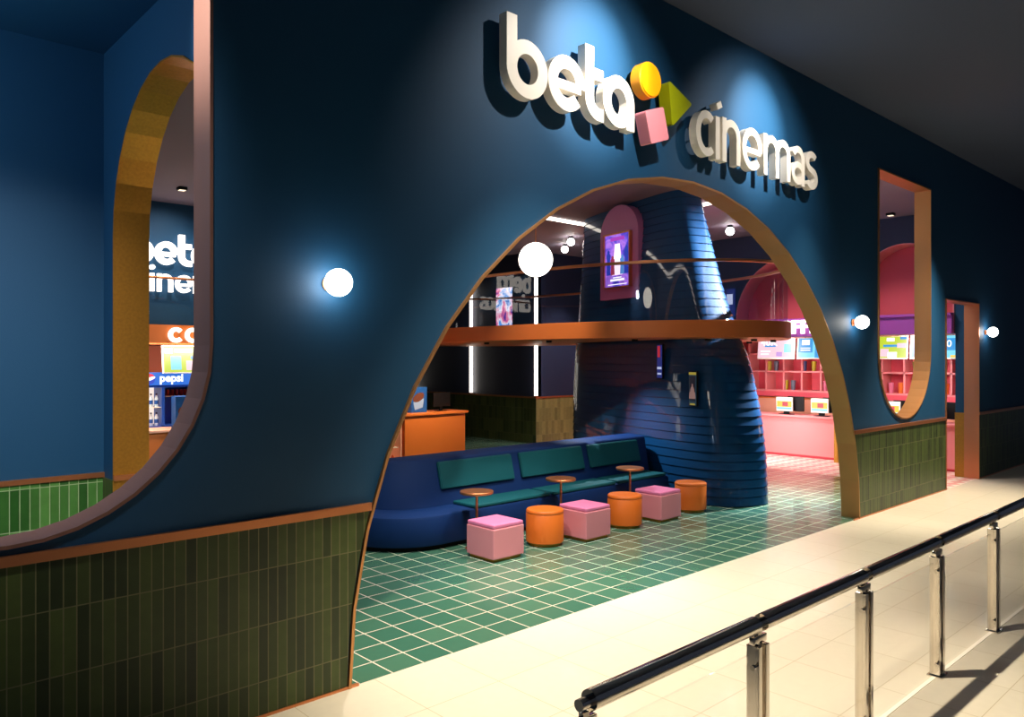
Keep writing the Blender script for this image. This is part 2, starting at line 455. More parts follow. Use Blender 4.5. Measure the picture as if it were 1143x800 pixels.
for m in letter_set(): put(m, 'letter', 'white', sg)
# logo shapes: standing clear of the wall on short pins
m = MB(); t = bmesh.new()
bmesh.ops.create_cone(t, cap_ends=True, segments=48, radius1=.17, radius2=.17, depth=.13); bmesh.ops.bevel(t, geom=[e for e in t.edges if len(e.link_faces) == 2 and e.calc_face_angle() > 1], offset=.012, segments=3, affect='EDGES')
for f in t.faces: f.smooth = True
m.merge(t, Matrix.Translation((6.03, -.135, 4.985)) @ Matrix.Rotation(PI/2, 4, 'X')); put(m, 'disc', 'amber', sg)['label'] = 'amber round logo disc'
def rounded_poly(pts, r, n=5):
    out = []; N = len(pts)
    for i in range(N):
        p = Vector(pts[i]); a = (Vector(pts[i-1])-p).normalized(); b = (Vector(pts[(i+1) % N])-p).normalized()
        q0, q1 = p+a*r, p+b*r
        for k in range(n+1):
            tt = k/n; out.append(tuple((1-tt)**2*q0+2*tt*(1-tt)*p+tt*tt*q1))
    return out
def plate(poly, y0, y1, place=None):
    pl = place or (lambda u, v, w: (u, w, v))
    return MB().loft([[pl(u, v, y0) for u, v in poly], [pl(u, v, y1) for u, v in poly]])
put(plate(rounded_poly([(6.31, 5.05), (6.72, 4.9), (6.37, 4.6)], .045), -.07, -.2), 'triangle', 'lime', sg)['label'] = 'olive green triangle of the logo'
put(plate(rounded_poly([(5.935, 4.665), (6.225, 4.765), (6.32, 4.465), (6.03, 4.365)], .03), -.07, -.2), 'square', 'sign_pink', sg)['label'] = 'pink tilted square of the logo'
for x, z in ((4.25, 4.9), (4.42, 4.5), (4.85, 4.5), (5.18, 4.9), (5.55, 4.5), (5.78, 4.7), (6.03, 4.98), (6.42, 4.86), (6.12, 4.56), (6.92, 4.6), (7.25, 4.6), (7.39, 4.6), (7.68, 4.6), (7.95, 4.48), (8.27, 4.6), (8.55, 4.6), (8.82, 4.6), (9.2, 4.6), (9.42, 4.48), (7.25, 5.0), (5.3, 4.855)):
    put(MB().tube([(x, 0, z), (x, -.08, z)], .012, 8), 'pin', 'chrome', sg)

# ------------------------------------------------------------------ wall globes
for x, lab in ((2.67, 'round white wall globe lamp left of the big archway, the nearest of three'), (10.98, 'round white wall globe lamp between the big archway and the U-shaped window'), (16.95, 'small round white wall globe lamp beyond the doorway at far right')):
    t = thing('wall_lamp', lab, 'wall lamp', (x, 0, 2.81), 'globe lamps along the blue facade')
    mb = MB(); mb.tube([(x, 0, 2.81), (x, -.015, 2.81)], .05, 24); mb.tube([(x, -.012, 2.81), (x, -.06, 2.81)], .03, 16); put(mb, 'mount', 'copper', t)
    put(MB().sphere((x, -.135, 2.81), .093), 'globe', 'globe', t)

# ------------------------------------------------------------------ guard railing in the mall
gr = thing('guard_railing', 'polished steel guard railing with glass panels standing in the cream tiled mall walkway', 'railing', (3.6, -2.72, 0))
posts = [2.24, 3.55, 4.82, 6.08, 7.42, 8.73, 10.05]
RY = -2.72
for i, x in enumerate(posts):
    mb = MB(); mb.box(x-.052, x-.018, RY-.035, RY+.035, .0, .865, bev=.003); mb.box(x+.018, x+.052, RY-.035, RY+.035, 0, .865, bev=.003)
    mb.box(x-.07, x+.07, RY-.05, RY+.05, 0, .012, bev=.003)
    p = put(mb, 'post', 'chrome', gr)
    k = MB(); k.box(x-.018, x+.018, RY-.012, RY+.012, .8, .93); k.box(x-.06, x+.06, RY-.016, RY+.016, .87, .91, bev=.004); k.tube([(x-.031, RY, .962), (x+.031, RY, .962)], .024, 20)
    bk = put(k, 'bracket', 'chrome', gr)
    for z in (.77, .1):
        bt = MB(); bt.tube([(x-.08, RY-.02, z), (x-.079, RY-.02, z), (x-.078, RY-.02, z), (x-.05, RY-.02, z)], .008, 8); bt.tube([(x-.09, RY-.02, z), (x-.074, RY-.02, z)], .014, 10)
        put(bt, 'bolt', 'chrome', gr)
        put(MB().tube([(x+.05, RY-.01, z), (x+.08, RY-.01, z)], .01, 8), 'bolt', 'chrome', gr)
for a, b in zip(posts, posts[1:]):
    mb = MB(); rr = .042
    mb.tube([(a+.03, RY, .965), (a+.032, RY, .965), (b-.032, RY, .965), (b-.03, RY, .965)], rr, 28); put(mb, 'handrail', 'chrome', gr)
    put(B(a+.085, b-.092, RY-.006, RY+.006, .05, .83), 'glass_panel', 'glass', gr)
put(B(1.5, 10.1, RY-.014, RY+.014, 0, .004), 'floor_channel', 'white', gr)

# ------------------------------------------------------------------ the tall clad column
PC = [11.715, 3.908, .332, 2.55, .857, 0, .156, .623, 1.695, .351]
KN = [(0, 0), (1.1, .068), (2.2, .256), (3.3, .607), (HL, 1)]
def taper(z):
    for (z0, k0), (z1, k1) in zip(KN, KN[1:]):
        if z <= z1: return k0+(k1-k0)*(z-z0)/(z1-z0)
    return 1
def col_ring(z, off=0., n=160):
    k = sum(taper(max(0, min(HL, z+d))) for d in (-.35, -.17, 0, .17, .35))/5
    A = PC[3]+(PC[8]-PC[3])*k+off; Bw = PC[4]+(PC[9]-PC[4])*k+off; X0 = PC[0]+PC[6]*k; Y0 = PC[1]+PC[7]*k; e = 2/(2.8+1.23*z/HL)
    out = []
    for i in range(n):
        t = 2*PI*i/n; cu, sv = cos(t), sin(t)
        u = math.copysign(abs(cu)**e, cu)*A; v = math.copysign(abs(sv)**e, sv)*Bw
        out.append((X0+u*sin(PC[2])+v*cos(PC[2]), Y0+u*cos(PC[2])-v*sin(PC[2])))
    return out
colm = MB(); nb = 38; bh = (HL-.001)/nb
prof = []
for k in range(nb):
    a, b = k*bh, (k+1)*bh
    prof += [(a, -.02, 0), (a+.013, -.02, 1), (a+.013, .012, 0), (b, .0, 1)]
prev = None
for z, d, joined in prof:
    if prev is not None and not joined:           # fresh vertices: a crisp edge between neighbouring strips
        lo = [colm.bm.verts.new(v.co) for v in prev]
    elif prev is not None: lo = prev
    cur = [colm.bm.verts.new((x, y, z)) for x, y in col_ring(z, d)]
    if prev is not None:
        for i in range(len(cur)):
            j = (i+1) % len(cur); f = colm.bm.faces.new((lo[i], lo[j], cur[j], cur[i])); f.smooth = True
    prev = cur
colm.bm.faces.new([colm.bm.verts.new((x, y, HL-.001)) for x, y in col_ring(HL)])
co_ = colm.build('column', 'column', None, None, 14)
tag(co_, 'glossy navy tapering column clad in overlapping horizontal boards in the middle of the lobby', 'column')

# ------------------------------------------------------------------ ring balcony around the column
EC, EX, EY = (11.6, 5.03), 2.15, 3.63
def ell(ex, ey, n=96):
    out = []
    for k in range(n):
        a = 2*PI*k/n; x, y = cos(a), sin(a)
        if y > 0: e = 2/3; x = math.copysign(abs(x)**e, x); y = y**e; sy = ey+2.6
        else: sy = ey
        out.append((EC[0]+ex*x, EC[1]+sy*y))
    return out
ZT, ZB, ZR = 2.905, 2.615, 3.85
bal = thing('ring_balcony', 'copper fronted oval balcony with glass balustrade wrapped around the navy column', 'balcony', (EC[0], EC[1], ZB))
inner = col_ring(2.6, .1, 96)
# match the start of the inner ring to the ellipse direction
ang = lambda p: math.atan2(p[1]-EC[1], p[0]-EC[0]) % (2*PI)
inner = sorted(inner, key=ang)
mid = ell(EX-.06, EY-.06)
mb = MB()
o_ = ell(EX, EY); n = 96
rings = [[(x, y, ZB) for x, y in inner], [(x, y, ZB) for x, y in mid], [(x, y, ZB+.02) for x, y in o_], [(x, y, ZT-.01) for x, y in o_], [(x, y, ZT) for x, y in ell(EX-.01, EY-.01)], [(x, y, ZT) for x, y in mid], [(x, y, ZT) for x, y in inner], [(x, y, ZB) for x, y in inner]]
mb.loft(rings, False, True, True)
put(mb, 'slab', 'band', bal)
go, gi = ell(EX-.05, EY-.05), ell(EX-.062, EY-.062)
mb = MB(); mb.loft([[(x, y, ZT) for x, y in go], [(x, y, ZR-.03) for x, y in go], [(x, y, ZR-.03) for x, y in gi], [(x, y, ZT) for x, y in gi], [(x, y, ZT) for x, y in go]], False, True, True)
put(mb, 'glass_balustrade', 'glass_bal', bal)
ra = ell(EX-.02, EY-.02); rb = ell(EX-.09, EY-.09)
mb = MB(); mb.loft([[(x, y, ZR-.03) for x, y in ra], [(x, y, ZR+.015) for x, y in ra], [(x, y, ZR+.015) for x, y in rb], [(x, y, ZR-.03) for x, y in rb], [(x, y, ZR-.03) for x, y in ra]], False, True, True)
put(mb, 'handrail', 'copper', bal)
spots_ring = []
for a in (150, 185, 215, 240, 262, 290, 318):
    x, y = EC[0]+(EX-.22)*cos(math.radians(a)), EC[1]+(EY-.3)*sin(math.radians(a))
    put(MB().lathe([(.0, ZB-.035), (.045, ZB-.035), (.05, ZB-.03), (.05, ZB+.001), (0, ZB+.001)], x, y, 20), 'downlight', 'black', bal)
    spots_ring.append((x, y))

# film poster in a round-headed mauve panel on the column
def local_thing(name, label, cat, loc, rz, group=None): return thing(name, label, cat, loc, group, rz)
pt = local_thing('film_poster', 'lit film poster in a copper frame on a round-headed mauve panel high on the column', 'poster', (min((p for p in col_ring(3.34, .03, 600) if p[0] < 11.6), key=lambda p: abs(p[1]-4.42))[0]-.06, 4.42, 3.41), -.2)
def local(mb, name, m, parent, label=None):
    o = mb.build(name, m); o.parent = parent
    if label: o['label'] = label
    return o
LP = lambda x: (lambda u, v, w: (x-w, u, v))       # facing -x, u along -y (viewer's right is -y)
def arch_plate(w, h, x0, x1):
    poly = [(-w, 0)]+[(-w*cos(PI*k/24), h-w+w*sin(PI*k/24)) for k in range(25)]+[(w, 0)]
    return MB().loft([[(x0, u, v) for u, v in poly], [(x1, u, v) for u, v in poly]])
local(arch_plate(.55, 1.74, .0, .42), 'panel', 'mauve_panel', pt)
for a in ((-.385, -.36, .2, 1.22), (.36, .385, .2, 1.22), (-.36, .36, .2, .225), (-.36, .36, 1.195, 1.22)): local(B(-.07, .0, *a), 'frame_bar', 'copper', pt)
pb = local(B(-.03, .0, -.36, .36, .225, 1.195), 'print', poster_mat('poster_print', [(.3, (40, 34, 150)), (.45, (90, 70, 210)), (.55, (180, 120, 235)), (.7, (60, 40, 160))], 2.2, 1.1, 3.), pt)
gl = MB().loft([[(x, u, v) for u, v in ((-.15, .44), (.15, .44), (.07, 1.02), (-.07, 1.02))] for x in (-.031, -.034)])
local(gl, 'bright_doorway', emit('poster_glow', (255, 222, 250), 1.5), pt)
tp = MB(); tp.box(-.034, -.031, -.2, .2, 1.08, 1.15); local(tp, 'title_band', emit('poster_magenta', (170, 60, 190), 1.), pt)
FIG = emit('poster_figure', (36, 64, 190), .8)
FIGR, FIGC = emit('poster_figure_red', (170, 50, 90), .8), emit('poster_figure_cyan', (90, 150, 225), .9)
for u, hgt, FG in ((.26, .48, FIG), (.135, .36, FIGR), (-.14, .36, FIGC), (-.26, .52, FIG)):
    fg = MB().loft([[(-.036+d, u+a*s_, .45+b*hgt) for a, b in ((-.06, 0), (-.045, .55), (-.065, .78), (-.03, .84), (-.035, .93), (0, 1), (.035, .93), (.03, .84), (.065, .78), (.045, .55), (.06, 0))] for d, s_ in ((0, 1), (.004, 1))])
    local(fg, 'printed_figure', FG, pt)
PW = emit('poster_white', (250, 245, 255), 1.4)
for a, b, c, d in ((-.2, .2, .33, .37), (-.12, .12, .385, .405), (-.27, .27, .26, .275)): local(B(-.038, -.034, a, b, c, d), 'credit_line', PW, pt)

# two narrow poster reflections, added as glowing boards on the column's left face
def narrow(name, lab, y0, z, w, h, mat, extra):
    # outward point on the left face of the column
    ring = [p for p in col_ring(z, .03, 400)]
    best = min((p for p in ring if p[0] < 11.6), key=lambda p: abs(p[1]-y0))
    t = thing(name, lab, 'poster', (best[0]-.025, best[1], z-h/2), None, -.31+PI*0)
    local(B(-.03, .0, -w/2, w/2, 0, h), 'reflection_board', 'black', t)
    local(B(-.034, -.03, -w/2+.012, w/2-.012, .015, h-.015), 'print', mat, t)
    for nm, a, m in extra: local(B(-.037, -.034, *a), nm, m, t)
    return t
EB = emit('reflection_cobalt', (28, 52, 140), .55); ER = emit('reflection_red', (190, 40, 50), .8); EW = emit('reflection_pale', (190, 200, 235), .8); ED = emit('reflection_deep', (10, 26, 44), .5); EY_ = emit('reflection_straw', (190, 170, 60), .6)
narrow('poster_reflection', 'narrow red and cobalt poster reflection built onto the column just below the copper balcony', 3.05, 2.25, .16, .58, EB, [('reflected_red_figure', (-.02, .05, .36, .55), ER), ('reflected_caption', (-.06, .06, .16, .2), EW), ('reflected_caption', (-.055, .055, .07, .1), EW)])
narrow('poster_reflection.001', 'narrow teal framed group portrait reflection built onto the lower column, right of the bench', 2.3, 1.82, .2, .56, emit('reflection_teal', (20, 66, 84), .55), [('dark_field', (-.07, .07, .08, .48), ED), ('straw_band', (-.09, .09, .5, .54), EY_), ('straw_band', (-.06, .06, .02, .045), EY_)])
pp = bpy.data.objects['poster_reflection.001']
SKIN = emit('reflection_skin', (150, 116, 110), .7)
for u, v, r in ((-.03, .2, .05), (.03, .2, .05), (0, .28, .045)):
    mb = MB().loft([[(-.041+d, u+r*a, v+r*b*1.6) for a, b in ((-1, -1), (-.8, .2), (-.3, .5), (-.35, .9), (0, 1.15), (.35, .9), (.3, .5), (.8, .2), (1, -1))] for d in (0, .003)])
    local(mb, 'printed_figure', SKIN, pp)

# ------------------------------------------------------------------ curved bench
bench = thing('bench', 'long navy upholstered bench with rounded left end and teal cushions behind the stools', 'bench', (7.5, 3.2, 0))
def bench_plan(yf, xl, r, yb, xr0, xr1, n=14):
    pts = [(xr0, yf)]
    pts += [(xl+r-r*sin(PI/2*k/n), yf+r-r*cos(PI/2*k/n)) for k in range(n+1)]
    pts += [(xl, yb), (xr1, yb)]
    return pts
def lp(z, ins=0, **k): return None
base0 = bench_plan(2.65, 4.9, .85, 4.3, 10.28, 10.78)
put(MB().loft([[(x, y, z) for x, y in bench_plan(2.65+i, 4.9+i, .85-i, 4.3, 10.28, 10.78)] for z, i in ((.06, .01), (.075, 0), (.38, 0), (.41, .012), (.42, .035))], smooth=True), 'seat_base', 'bench', bench)
put(MB().loft([[(x, y, z) for x, y in bench_plan(2.72, 4.97, .8, 4.25, 10.28, 10.7)] for z in (0, .06)]), 'plinth', 'black', bench)
put(MB().loft([[(x, y, z) for x, y in bench_plan(yf, xl, .7, 3.75, 10.4+d, 10.6+d)] for z, yf, xl, d in ((.42, 3.12, 5.2, 0), (.96, 3.26, 5.3, .06), (.985, 3.275, 5.315, .06), (1.0, 3.3, 5.34, .06))], smooth=True), 'backrest', 'bench', bench)
for a, b in ((6.22, 7.58), (7.64, 8.98), (9.05, 10.24)):
    put(B(a, b, 2.66, 3.1, .421, .465, bev=.015), 'seat_cushion', 'teal', bench)
for a, b in ((6.07, 7.36), (7.51, 8.83), (8.97, 10.2)):
    t = bmesh.new(); r = bmesh.ops.create_cube(t, size=1)
    for v in r['verts']:
        zz = .62+(v.co.z+.5)*.34; yy = 3.12+(zz-.42)*.14/.54
        v.co = Vector((a+(v.co.x+.5)*(b-a), yy-.045+(v.co.y+.5)*.05, zz))
    bmesh.ops.bevel(t, geom=t.edges[:], offset=.012, segments=3, affect='EDGES')
    put(MB().merge(t), 'back_cushion', 'teal', bench)

# ------------------------------------------------------------------ pedestal tables
def table(x, lab):
    t = thing('pedestal_table', lab, 'table', (x, 2.42, 0), 'copper tables along the bench')
    local(MB().lathe([(0, .66), (.19, .66), (.205, .668), (.205, .69), (.2, .695), (0, .695)], n=40), 'tabletop', 'copper', t)
    local(MB().tube([(0, 0, .012), (0, 0, .66)], .016, 16), 'pole', 'copper', t)
    local(MB().lathe([(0, 0), (.14, 0), (.14, .008), (.03, .014), (0, .014)], n=32), 'foot_plate', 'copper', t)
    return t
t0 = table(6.05, 'round copper pedestal table at the left end of the bench, behind the nearest pink cube')
copy_tree(t0, (7.53, 2.42, 0), 'middle round copper pedestal table of three, behind the second pink cube')
copy_tree(t0, (9.01, 2.42, 0), 'round copper pedestal table nearest the navy column, behind the last pink cube')

# ------------------------------------------------------------------ stools
def cube_stool(x, y, lab):
    t = thing('cube_stool', lab, 'stool', (x, y, 0), 'pink cube stools')
    h = .238
    local(B(-h, h, -h, h, .035, .375, bev=.012), 'body', 'pink', t)
    local(B(-h+.005, h-.005, -h+.005, h-.005, .375, .425, bev=.016), 'seat_pad', 'orchid', t, 'brighter orchid pink seat pad')
    local(B(-h+.03, h-.03, -h+.03, h-.03, 0, .036), 'plinth', 'gold', t, 'brass plinth')
    return t
s0 = cube_stool(5.965, 1.985, 'pink cube stool at the left end of the row, nearest the camera')
copy_tree(s0, (7.46, 1.93, 0), 'pink cube stool in the middle of the row, between two orange drums')
copy_tree(s0, (9.09, 1.98, 0), 'pink cube stool farthest along the row, beside the last orange drum')
def drum(x, y, lab):
    t = thing('drum_stool', lab, 'stool', (x, y, 0), 'orange drum stools')
    r = .235
    local(MB().lathe([(0, .035), (r-.01, .035), (r, .045), (r, .385), (r-.004, .39), (0, .39)], n=48), 'body', 'orange', t)
    local(MB().lathe([(0, .39), (r-.005, .39), (r, .4), (r, .42), (r-.012, .435), (r-.05, .44), (0, .44)], n=48), 'seat_pad', 'orange', t)
    local(MB().lathe([(0, 0), (r-.03, 0), (r-.03, .036), (0, .036)], n=40), 'plinth', 'gold', t, 'brass plinth')
    return t
d0 = drum(6.82, 2.02, 'orange drum stool nearest the camera, between the first two pink cubes')
copy_tree(d0, (8.35, 1.99, 0), 'middle orange drum stool, between the second and third pink cubes')
copy_tree(d0, (9.93, 1.99, 0), 'orange drum stool at the far end of the row against the navy column')

# ------------------------------------------------------------------ pendant globe, ceiling lights, LED lines
pg = thing('pendant_lamp', 'large glowing white globe pendant hanging on a thin copper cord inside the archway', 'pendant lamp', (6.72, 2.08, HL))
put(MB().sphere((6.72, 2.08, 3.525), .212), 'globe', 'globe_soft', pg)
put(MB().tube([(6.72, 2.08, 3.72), (6.72, 2.08, HL-.01)], .006, 8), 'cord', 'copper', pg)
put(MB().lathe([(0, HL-.03), (.05, HL-.03), (.05, HL-.001), (0, HL-.001)], 6.72, 2.08, 20), 'ceiling_rose', 'copper', pg)
def ceiling_globe(x, y, lab):
    t = thing('ceiling_lamp', lab, 'ceiling lamp', (x, y, HL), 'small globe lamps on the lobby ceiling')
    put(MB().lathe([(0, HL-.05), (.06, HL-.05), (.06, HL-.001), (0, HL-.001)], x, y, 20), 'mount', 'black', t)
    put(MB().sphere((x, y, HL-.13), .09, 20), 'globe', 'globe', t)
ceiling_globe(13.5, 7.75, 'small globe lamp on the lobby ceiling left of the column, nearer of two')
ceiling_globe(14.3, 8.7, 'small globe lamp on the lobby ceiling left of the column, farther of two')
ceiling_globe(14.9, 4.34, 'small globe lamp on the lobby ceiling right of the navy column')
for x, y, lab in ((4.79, 8.65, 'small black spot fitting on the lobby ceiling seen through the left opening'), (16.0, 1.4, 'small black spot fitting on the lobby ceiling seen through the U-shaped window')):
    t = thing('ceiling_spot', lab, 'spotlight', (x, y, HL))
    put(B(x-.07, x+.07, y-.07, y+.07, HL-.05, HL-.001, bev=.008), 'housing', 'black', t)
    put(B(x-.05, x+.05, y-.05, y+.05, HL-.056, HL-.05), 'lens', emit('spot_lens', (255, 230, 200), 1.5), t)
lr = rounded_poly([(9.1, 6.3), (9.1, .8), (11.9, .8), (12.95, 6.3)], .6, 8)
mb = MB()
def off(pts, d):
    cx = sum(p[0] for p in pts)/len(pts); cy = sum(p[1] for p in pts)/len(pts); o = []
    for x, y in pts:
        l = math.hypot(x-cx, y-cy); o.append((x+(x-cx)/l*d, y+(y-cy)/l*d))
    return o
ia, ib = lr, off(lr, .1)
mb.loft([[(x, y, HL-.05) for x, y in ia], [(x, y, HL-.05) for x, y in ib], [(x, y, HL-.001) for x, y in ib], [(x, y, HL-.001) for x, y in ia], [(x, y, HL-.05) for x, y in ia]], False)
tag(mb.build('light_strip', 'led'), 'white light strip looping on the ceiling around the top of the column', 'light strip')
for y, lab in ((10.02, 'tall white light tube at the outer corner of the dark tiled wall, rightmost'), (12.74, 'tall white light tube on the middle of the dark wall'), (15.66, 'tall white light tube at the left, partly behind the archway edge')):
    t = thing('light_tube', lab, 'light tube', (14.6, y, 1.27), 'light tubes on the dark wall')
    put(MB().tube([(14.58, y, 1.29), (14.58, y, 4.48)], .048, 14), 'tube', 'led', t)
    
    for za in (1.268, 4.47): put(MB().tube([(14.58, y, za), (14.58, y, za+.035)], .055, 14), 'end_cap', 'copper', t)

# lit poster on the dark wall
dp = thing('wall_poster', 'bright neon city poster glowing on the dark wall behind the glass balustrade', 'poster', (14.62, 11.3, 3.15))
put(B(14.6, 14.65, 10.95, 11.68, 3.15, 4.32), 'frame', 'black', dp)
put(B(14.595, 14.6, 10.98, 11.65, 3.18, 4.29), 'print', poster_mat('neon_print', [(.3, (20, 30, 130)), (.42, (60, 150, 230)), (.5, (250, 245, 255)), (.58, (240, 120, 160)), (.68, (60, 40, 150))], 2.6, 1.2, 7.3, 4, .8), dp)

# ------------------------------------------------------------------ snack bar, far left
sc = thing('snack_bar', 'orange snack bar with long counter under an orange fascia, left of the lobby', 'counter', (6, 9.5, 0))
put(B(2.6, 8.5, 9.06, 9.8, 0, 1.03), 'counter_front', 'orange_paint', sc)
put(B(2.5, 8.55, 9.0, 10.3, 1.03, 1.07, bev=.006), 'worktop', 'peach', sc)
struct('trim_30', B(2.36, 9.35, 9.5, 10.14, 2.55, 2.9), 'orange_paint')
struct('wall_snack', B(2.36, 9.35, 11.0, 11.1, 0, 2.9), 'rust')
struct('trim_31', B(9.2, 9.35, 10.31, 10.99, 0, 2.54), 'orange_paint')
struct('ceiling.004', B(2.36, 9.35, 10.31, 10.99, 2.55, 2.62), 'rust')
rb_ = thing('balustrade', 'thin copper rail on clear glass in front of the inner beta cinemas sign', 'railing', (5.5, 9.56, 2.9))
put(B(2.4, 9.3, 9.555, 9.565, 2.9, 3.72), 'glass_panel', 'glass', rb_)
put(MB().tube([(2.4, 9.56, 3.74), (9.3, 9.56, 3.74)], .022, 10), 'handrail', 'copper', rb_)
# small beta cinemas sign on the back wall, glowing
si = thing('inner_sign', 'glowing white beta cinemas lettering on the inner blue wall seen through the left opening', 'sign', (5.6, 10.15, 3.5))
def word(glyphs, ox, z0, xh, s, asc):
    D = -.08; x = ox
    for g in glyphs:
        p = (lambda q: (lambda u, v, w: (q+u, 10.1+w, z0+v)))(x); m = MB(); w_ = xh*.95; r = xh/2-s/2
        if g in 'bdao' or g == 'a':
            stroke(m, arc(w_/2, xh/2, w_/2-s/2, 0, 360, 28, r), s, p, D, True)
            if g == 'b': stroke(m, [(s/2, xh/2), (s/2, asc)], s, p, D)
            if g == 'a': stroke(m, [(w_-s/2, xh*.9), (w_-s/2, 0)], s, p, D)
            adv = w_
        elif g == 'e':
            stroke(m, arc(w_/2, xh/2, w_/2-s/2, -4, 318, 28, r), s, p, D); stroke(m, [(s*.6, xh/2-.02), (w_-s*.4, xh/2-.02)], s*.75, p, D); adv = w_
        elif g == 't':
            stroke(m, [(s/2, asc), (s/2, xh*.4)]+arc(s/2+.13, xh*.4, .13, 180, 262, 10, xh*.4-s/2)+[(xh*.55, s/2)], s, p, D); stroke(m, [(s*.7, xh*.86), (xh*.53, xh*.86)], s*.9, p, D); adv = xh*.5
        elif g == 'c': stroke(m, arc(w_/2, xh/2, w_/2-s/2, 42, 318, 24, r), s, p, D); adv = w_*.92
        elif g == 'i':
            stroke(m, [(s/2, 0), (s/2, xh)], s, p, D); stroke(m, arc(s/2, xh+.11, .022, 0, 360, 14), .044, p, D, True); adv = s+.04
        elif g in 'nm':
            stroke(m, [(s/2, 0), (s/2, xh)], s, p, D); ww = xh*.82
            for k in range(1 if g == 'n' else 2):
                q = k*(ww-s); stroke(m, arc(q+ww/2, xh*.6, ww/2-s/2, 170, 0, 14, xh*.4-s/2)+[(q+ww-s/2, 0)], s, p, D)
            adv = ww+(ww-s)*(g == 'm')+.03
        elif g == 's':
            w2 = xh*.68; stroke(m, arc(w2/2, xh*.712, w2/2-s/2, 35, 262, 16, xh*.288-s/2)+arc(w2/2, xh*.288, w2/2-s/2, 82, -145, 16, xh*.288-s/2), s, p, D); adv = w2
        put(m, 'letter', 'lit_white', si); x += adv+.02
word('beta', 4.38, 4.03, .43, .105, .58)
word('cinemas', 4.42, 3.53, .33, .066, .4)
# CO letters on the fascia
cl = thing('fascia_letters', 'glowing white CO letters standing on the orange snack bar fascia', 'sign', (5.1, 9.48, 2.6))
PF = lambda q: (lambda u, v, w: (q+u, 9.47-w, 2.585+v))
for g, x in (('c', 4.84), ('o', 5.13)):
    m = MB()
    stroke(m, arc(.135, .135, .1, 42 if g == 'c' else 0, 318 if g == 'c' else 360, 28), .07, PF(x), .05, g == 'o'); put(m, 'letter', 'lit_white', cl)
for x in (4.97, 5.265): put(MB().tube([(x, 9.46, 2.62), (x, 9.498, 2.62)], .008, 6), 'pin', 'chrome', cl)
# menu screen
SCR_W = emit('screen_white', (250, 250, 250), 1.25); SCR_L = emit('screen_lime', (206, 226, 50), .95); SCR_B = emit('screen_blue', (40, 150, 220), 1.1); SCR_P = emit('screen_pink', (248, 200, 214), 1.15); SCR_C = emit('screen_cyan', (120, 214, 238), 1.15); SCR_Y = emit('screen_yellow', (252, 206, 70), 1.15); SCR_R = emit('screen_red', (226, 70, 90), 1.1); SCR_V = emit('screen_violet', (196, 150, 220), 1.1); SCR_O = emit('screen_orange', (246, 150, 70), 1.1)
def screen(name, lab, w, h, place_mat, panels, texts, group=None, hang=None):
    """a thin display: local x along its width, y out of the screen (negative faces the viewer), z up"""
    t = thing(name, lab, 'screen', (0, 0, 0), group); t.matrix_world = place_mat
    local(B(0, w, -.0, .04, 0, h, bev=.004), 'casing', 'white', t)
    for nm, (a, b, c, d), m in panels: local(B(a*w, b*w, -.004-.001*len(kids(t)), -.0005, c*h, d*h), nm, m, t)
    for s_, (cx, cz), sz, m in texts:
        yy = -.012-.001*len(kids(t))
        local(text_mesh(MB(), s_, sz, lambda u, v, w_: (cx*w+u, yy+w_*.3, cz*h+v), bold=.004), 'printed_words', m, t)
    for hb_ in hang or (): local(hb_, 'bracket', 'black', t)
    return t
mt = Matrix.Translation((4.74, 9.42, 2.04)) @ Matrix.Rotation(math.radians(-8), 4, 'X')
hb = [B(.1, .14, .041, .075, .3, .54), B(.56, .6, .041, .075, .3, .54)]
screen('menu_screen', 'bright lime menu screen hung below the snack bar fascia, seen through the left opening', .7, .5, mt,
       [('page', (.03, .97, .04, .96), SCR_L), ('blue_banner', (.3, .76, .74, .88), SCR_B), ('violet_badge', (.06, .26, .7, .9), SCR_V), ('cyan_picture', (.2, .46, .12, .62), SCR_C), ('pink_picture', (.58, .92, .1, .45), SCR_P), ('blue_banner', (.7, .97, .5, .62), SCR_B)],
       [('5k', (.16, .8), .07, SCR_W)], None, hb)
# drinks cooler with its lit header
pc = thing('drinks_cooler', 'blue drinks cooler with a lit pepsi header standing on the snack bar worktop', 'cooler', (4.9, 9.95, 1.07))
mb = MB(); mb.box(4.3, 4.34, 9.72, 10.2, 1.07, 1.78); mb.box(4.82, 4.87, 9.72, 10.2, 1.07, 1.78); mb.box(5.42, 5.46, 9.72, 10.2, 1.07, 1.78); mb.box(4.3, 5.46, 10.16, 10.2, 1.07, 1.78); mb.box(4.3, 5.46, 9.72, 10.2, 1.78, 1.82); mb.box(4.3, 5.46, 9.72, 10.2, 1.07, 1.09)
put(mb, 'cabinet', pbr('cobalt_enamel', (28, 76, 170), .4), pc)
put(B(4.3, 5.46, 9.7, 9.9, 1.82, 2.05, bev=.008), 'header', emit('header_blue', (20, 110, 220), 1.0), pc)
put(B(4.34, 4.82, 9.75, 10.15, 1.415, 1.43), 'shelf', 'white', pc); put(B(4.87, 5.42, 9.9, 10.15, 1.6, 1.615), 'shelf', 'white', pc)
put(B(4.34, 4.82, 10.14, 10.158, 1.1, 1.77), 'back_light', emit('cooler_light', (255, 236, 224), 1.0), pc)
put(text_mesh(MB(), 'pepsi', .2, lambda u, v, w: (4.98+u, 9.69-w*.2, 1.945+v), bold=.006), 'header_lettering', emit('header_white', (255, 255, 255), 1.6), pc)
for nm, a0, a1, m in (('logo_red', 20, 200, emit('logo_red', (230, 40, 80), 1.2)), ('logo_blue', 200, 380, emit('logo_blue', (20, 60, 190), 1.1))):
    pts = [(4.6+.095*cos(math.radians(a0+(a1-a0)*k/16)), 1.935+.095*sin(math.radians(a0+(a1-a0)*k/16))) for k in range(17)]
    put(plate(pts, 9.69, 9.697), nm, m, pc)
